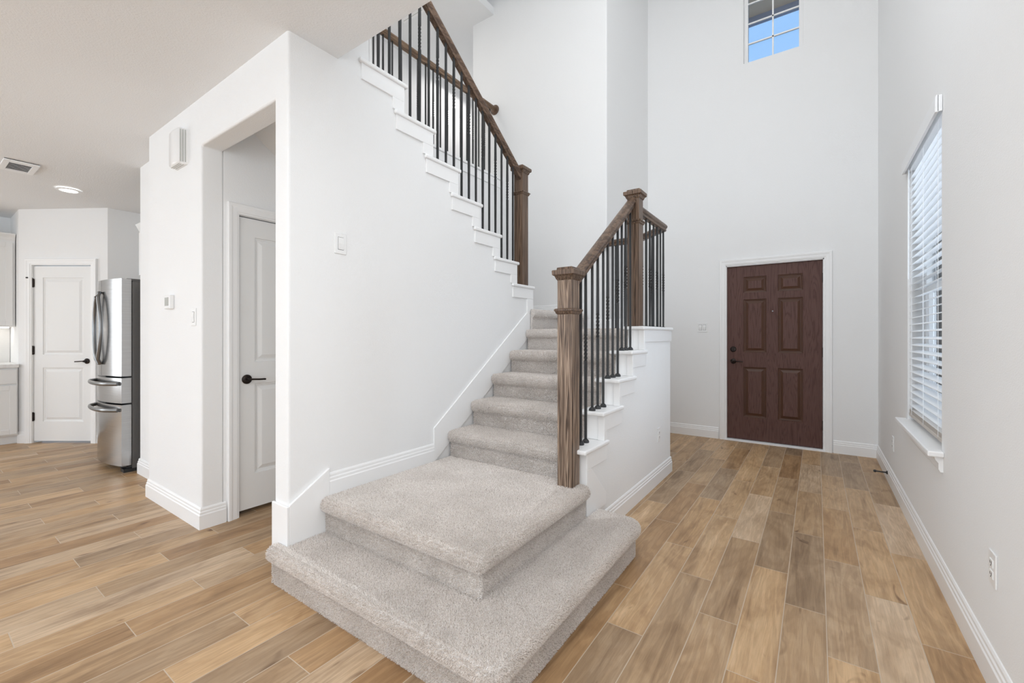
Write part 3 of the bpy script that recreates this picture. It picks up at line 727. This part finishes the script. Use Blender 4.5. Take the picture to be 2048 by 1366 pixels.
# ceiling air vent and recessed lamp in the kitchen
t = empty('air_vent', (-5.70, .637, 2.703)); tag(t, 'white louvred air vent in the kitchen ceiling at the far left', 'air vent', 'ceiling air vents')
MB().box(-.17, .17, -.10, .10, -.004, .006).build('backing', M_slot, t)
b = MB(); b.box(-.175, .175, -.105, -.066, -.014, .0).box(-.175, .175, .066, .105, -.014, .0).box(-.175, -.125, -.066, .066, -.014, .0).box(.125, .175, -.066, .066, -.014, .0); b.build('frame', M_trim, t, bevel=.003)
for q in range(6):
    x = -.105+q*.042; o = MB().box(-.011, .011, -.066, .066, -.0012, .0012).build('louvre', M_trim, t); o.location = (x, 0, -.010); o.rotation_euler.y = math.radians(12)
t = empty('ceiling_light', (-6.15, 1.02, 2.688)); tag(t, 'round recessed ceiling light shining in the kitchen', 'ceiling light')
MB().lathe([(.066, -.0005), (.095, -.0005), (.095, -.006), (.070, -.010), (.066, -.006), (.066, -.0005)], (0, 0, 0), 'z', 32, cap=False).build('trim_ring', M_trim, t, smooth=True)
MB().lathe([(0, -.004), (.066, -.004), (.066, -.001), (0, -.001)], (0, 0, 0), 'z', 32).build('lens', M_led, t)
t = empty('air_vent', (-4.25, 3.78, 5.35)); tag(t, 'white square air vent on the upstairs ceiling seen between the balusters', 'air vent', 'ceiling air vents')
MB().box(-.20, .20, -.10, .10, -.010, 0).build('frame', M_trim, t, bevel=.003)
for q in range(4): MB().box(-.17, .17, -.075+q*.045, -.072+q*.045, -.014, -.009).build('louvre', M_lcd, t)

# ------------------------------------------------------------------ kitchen
fx0, fx1, fy = -5.80, -5.055, 1.172
fr_ = empty('refrigerator', ((fx0+fx1)/2, fy+.3, 0)); tag(fr_, 'stainless steel french door refrigerator with bowed front and two lower drawers', 'refrigerator')
FW = (fx1-fx0)/2
def bow(u): return -.062*(1-(u/FW)**2) - .3
def front(u0, u1, z0, z1, name):
    n = 29; us = [u0+(u1-u0)*i/(n-1) for i in range(n)]
    poly = [(u, bow(u)) for u in us] + [(u1, -.232), (u0, -.232)]
    return MB().prism(poly, 'z', z0, z1).build(name, M_steel, fr_, smooth=True)
dl = front(-FW, .027, .862, 1.735, 'door'); drr = front(.033, FW, .862, 1.735, 'door')
d1 = front(-FW, FW, .622, .846, 'drawer'); d2 = front(-FW, FW, .062, .606, 'drawer')
MB().box(-FW+.004, FW-.004, -.225, .42, .03, 1.712).build('body', M_fside, fr_)
MB().box(-FW+.01, FW-.01, -.25, -.22, .04, 1.72).build('gasket', M_slot, fr_)
MB().box(FW-.09, FW-.02, -.26, -.12, 1.712, 1.742).build('hinge_cover', M_fside, fr_, bevel=.004)
MB().box(-FW+.03, FW-.03, -.25, -.15, .0, .05).box(FW-.09, FW-.005, -.285, -.16, 0, .03).build('kick_plate', M_black, fr_)
for sgn, dd in ((-1, dl), (1, drr)):
    path = []
    for i in range(15):
        t_ = i/14; s_ = math.sin(math.pi*t_)
        u = .035+sgn*(.012+.085*s_); path.append((u, bow(u)-.014-.020*min(1, 4*s_), .965+.66*t_))
    MB().tube(path, .015, 10, 1.0).build('handle', M_handle, dd, smooth=True)
for dd, zh in ((d1, .795), (d2, .560)):
    path = []
    for i in range(15):
        u = -.33+.67*i/14; s_ = math.sin(math.pi*i/14); path.append((u, bow(u)-.010-.045*min(1, 2.2*s_), zh))
    MB().tube(path, .012, 10, 1.5).build('handle', M_handle, dd, smooth=True)

def panel_front(name, parent, x, y0_, y1_, z0, z1):
    b = MB(); f = .055
    b.box(x, x+.016, y0_, y1_, z0, z1)
    b.box(x+.016, x+.022, y0_, y0_+f, z0, z1).box(x+.016, x+.022, y1_-f, y1_, z0, z1).box(x+.016, x+.022, y0_+f, y1_-f, z0, z0+f).box(x+.016, x+.022, y0_+f, y1_-f, z1-f, z1)
    return b.build(name, M_trim2, parent, bevel=.003)
cb = empty('base_cabinet', (-7.72, .5, 0)); tag(cb, 'white kitchen base cabinet with one drawer over a door, left of pantry door', 'cabinet')
o = MB().box(-.31, .28, -.35, .325, .10, .865).build('carcass', M_trim2, cb); o2 = MB().box(-.31, .22, -.35, .325, 0, .10).build('toe_kick', M_trim2, cb)
panel_front('door', cb, .28, -.33, .315, .115, .665)
MB().box(.28, .300, -.33, .315, .685, .845).build('drawer', M_trim2, cb, bevel=.003)
ct = MB().box(-8.045, -7.405, .13, .829, .866, .905).build('countertop', M_quartz, bevel=.004); tag(ct, 'white quartz countertop on the base cabinet at the left edge', 'countertop')
bs = MB().box(-8.049, -8.037, .13, .825, .906, 1.33).build('backsplash', M_marble); tag(bs, 'marble hexagon tile backsplash between countertop and wall cabinet', 'backsplash')
wc = empty('wall_cabinet', (-7.80, .42, 1.33)); tag(wc, 'white wall cabinet with crown moulding above the backsplash', 'cabinet')
MB().box(-.24, .16, -.40, .405, 0, 1.0).build('carcass', M_trim2, wc)
panel_front('door', wc, .16, -.38, .385, .01, .97)
MB().prism([(-.24, 1.0), (.165, 1.0), (.175, 1.03), (.20, 1.06), (.20, 1.075), (-.24, 1.075)], 'y', -.40, .405).build('crown_moulding', M_trim2, wc)
MB().box(-.12, -.06, -.38, .38, -.012, -.001).build('light_strip', emis('under_cabinet_led', (1, .96, .9), 7), wc)
fc = empty('fridge_cabinet', (-5.35, 1.75, 1.85)); tag(fc, 'white cabinet with crown moulding above the refrigerator, mostly hidden', 'cabinet')
MB().box(-.40, .40, -.28, .34, 0, .44).build('carcass', M_trim2, fc)
MB().prism([(-.27, .44), (-.30, .50), (-.31, .52), (.34, .52), (.34, .44)], 'x', -.40, .40).build('crown_moulding', M_trim2, fc)
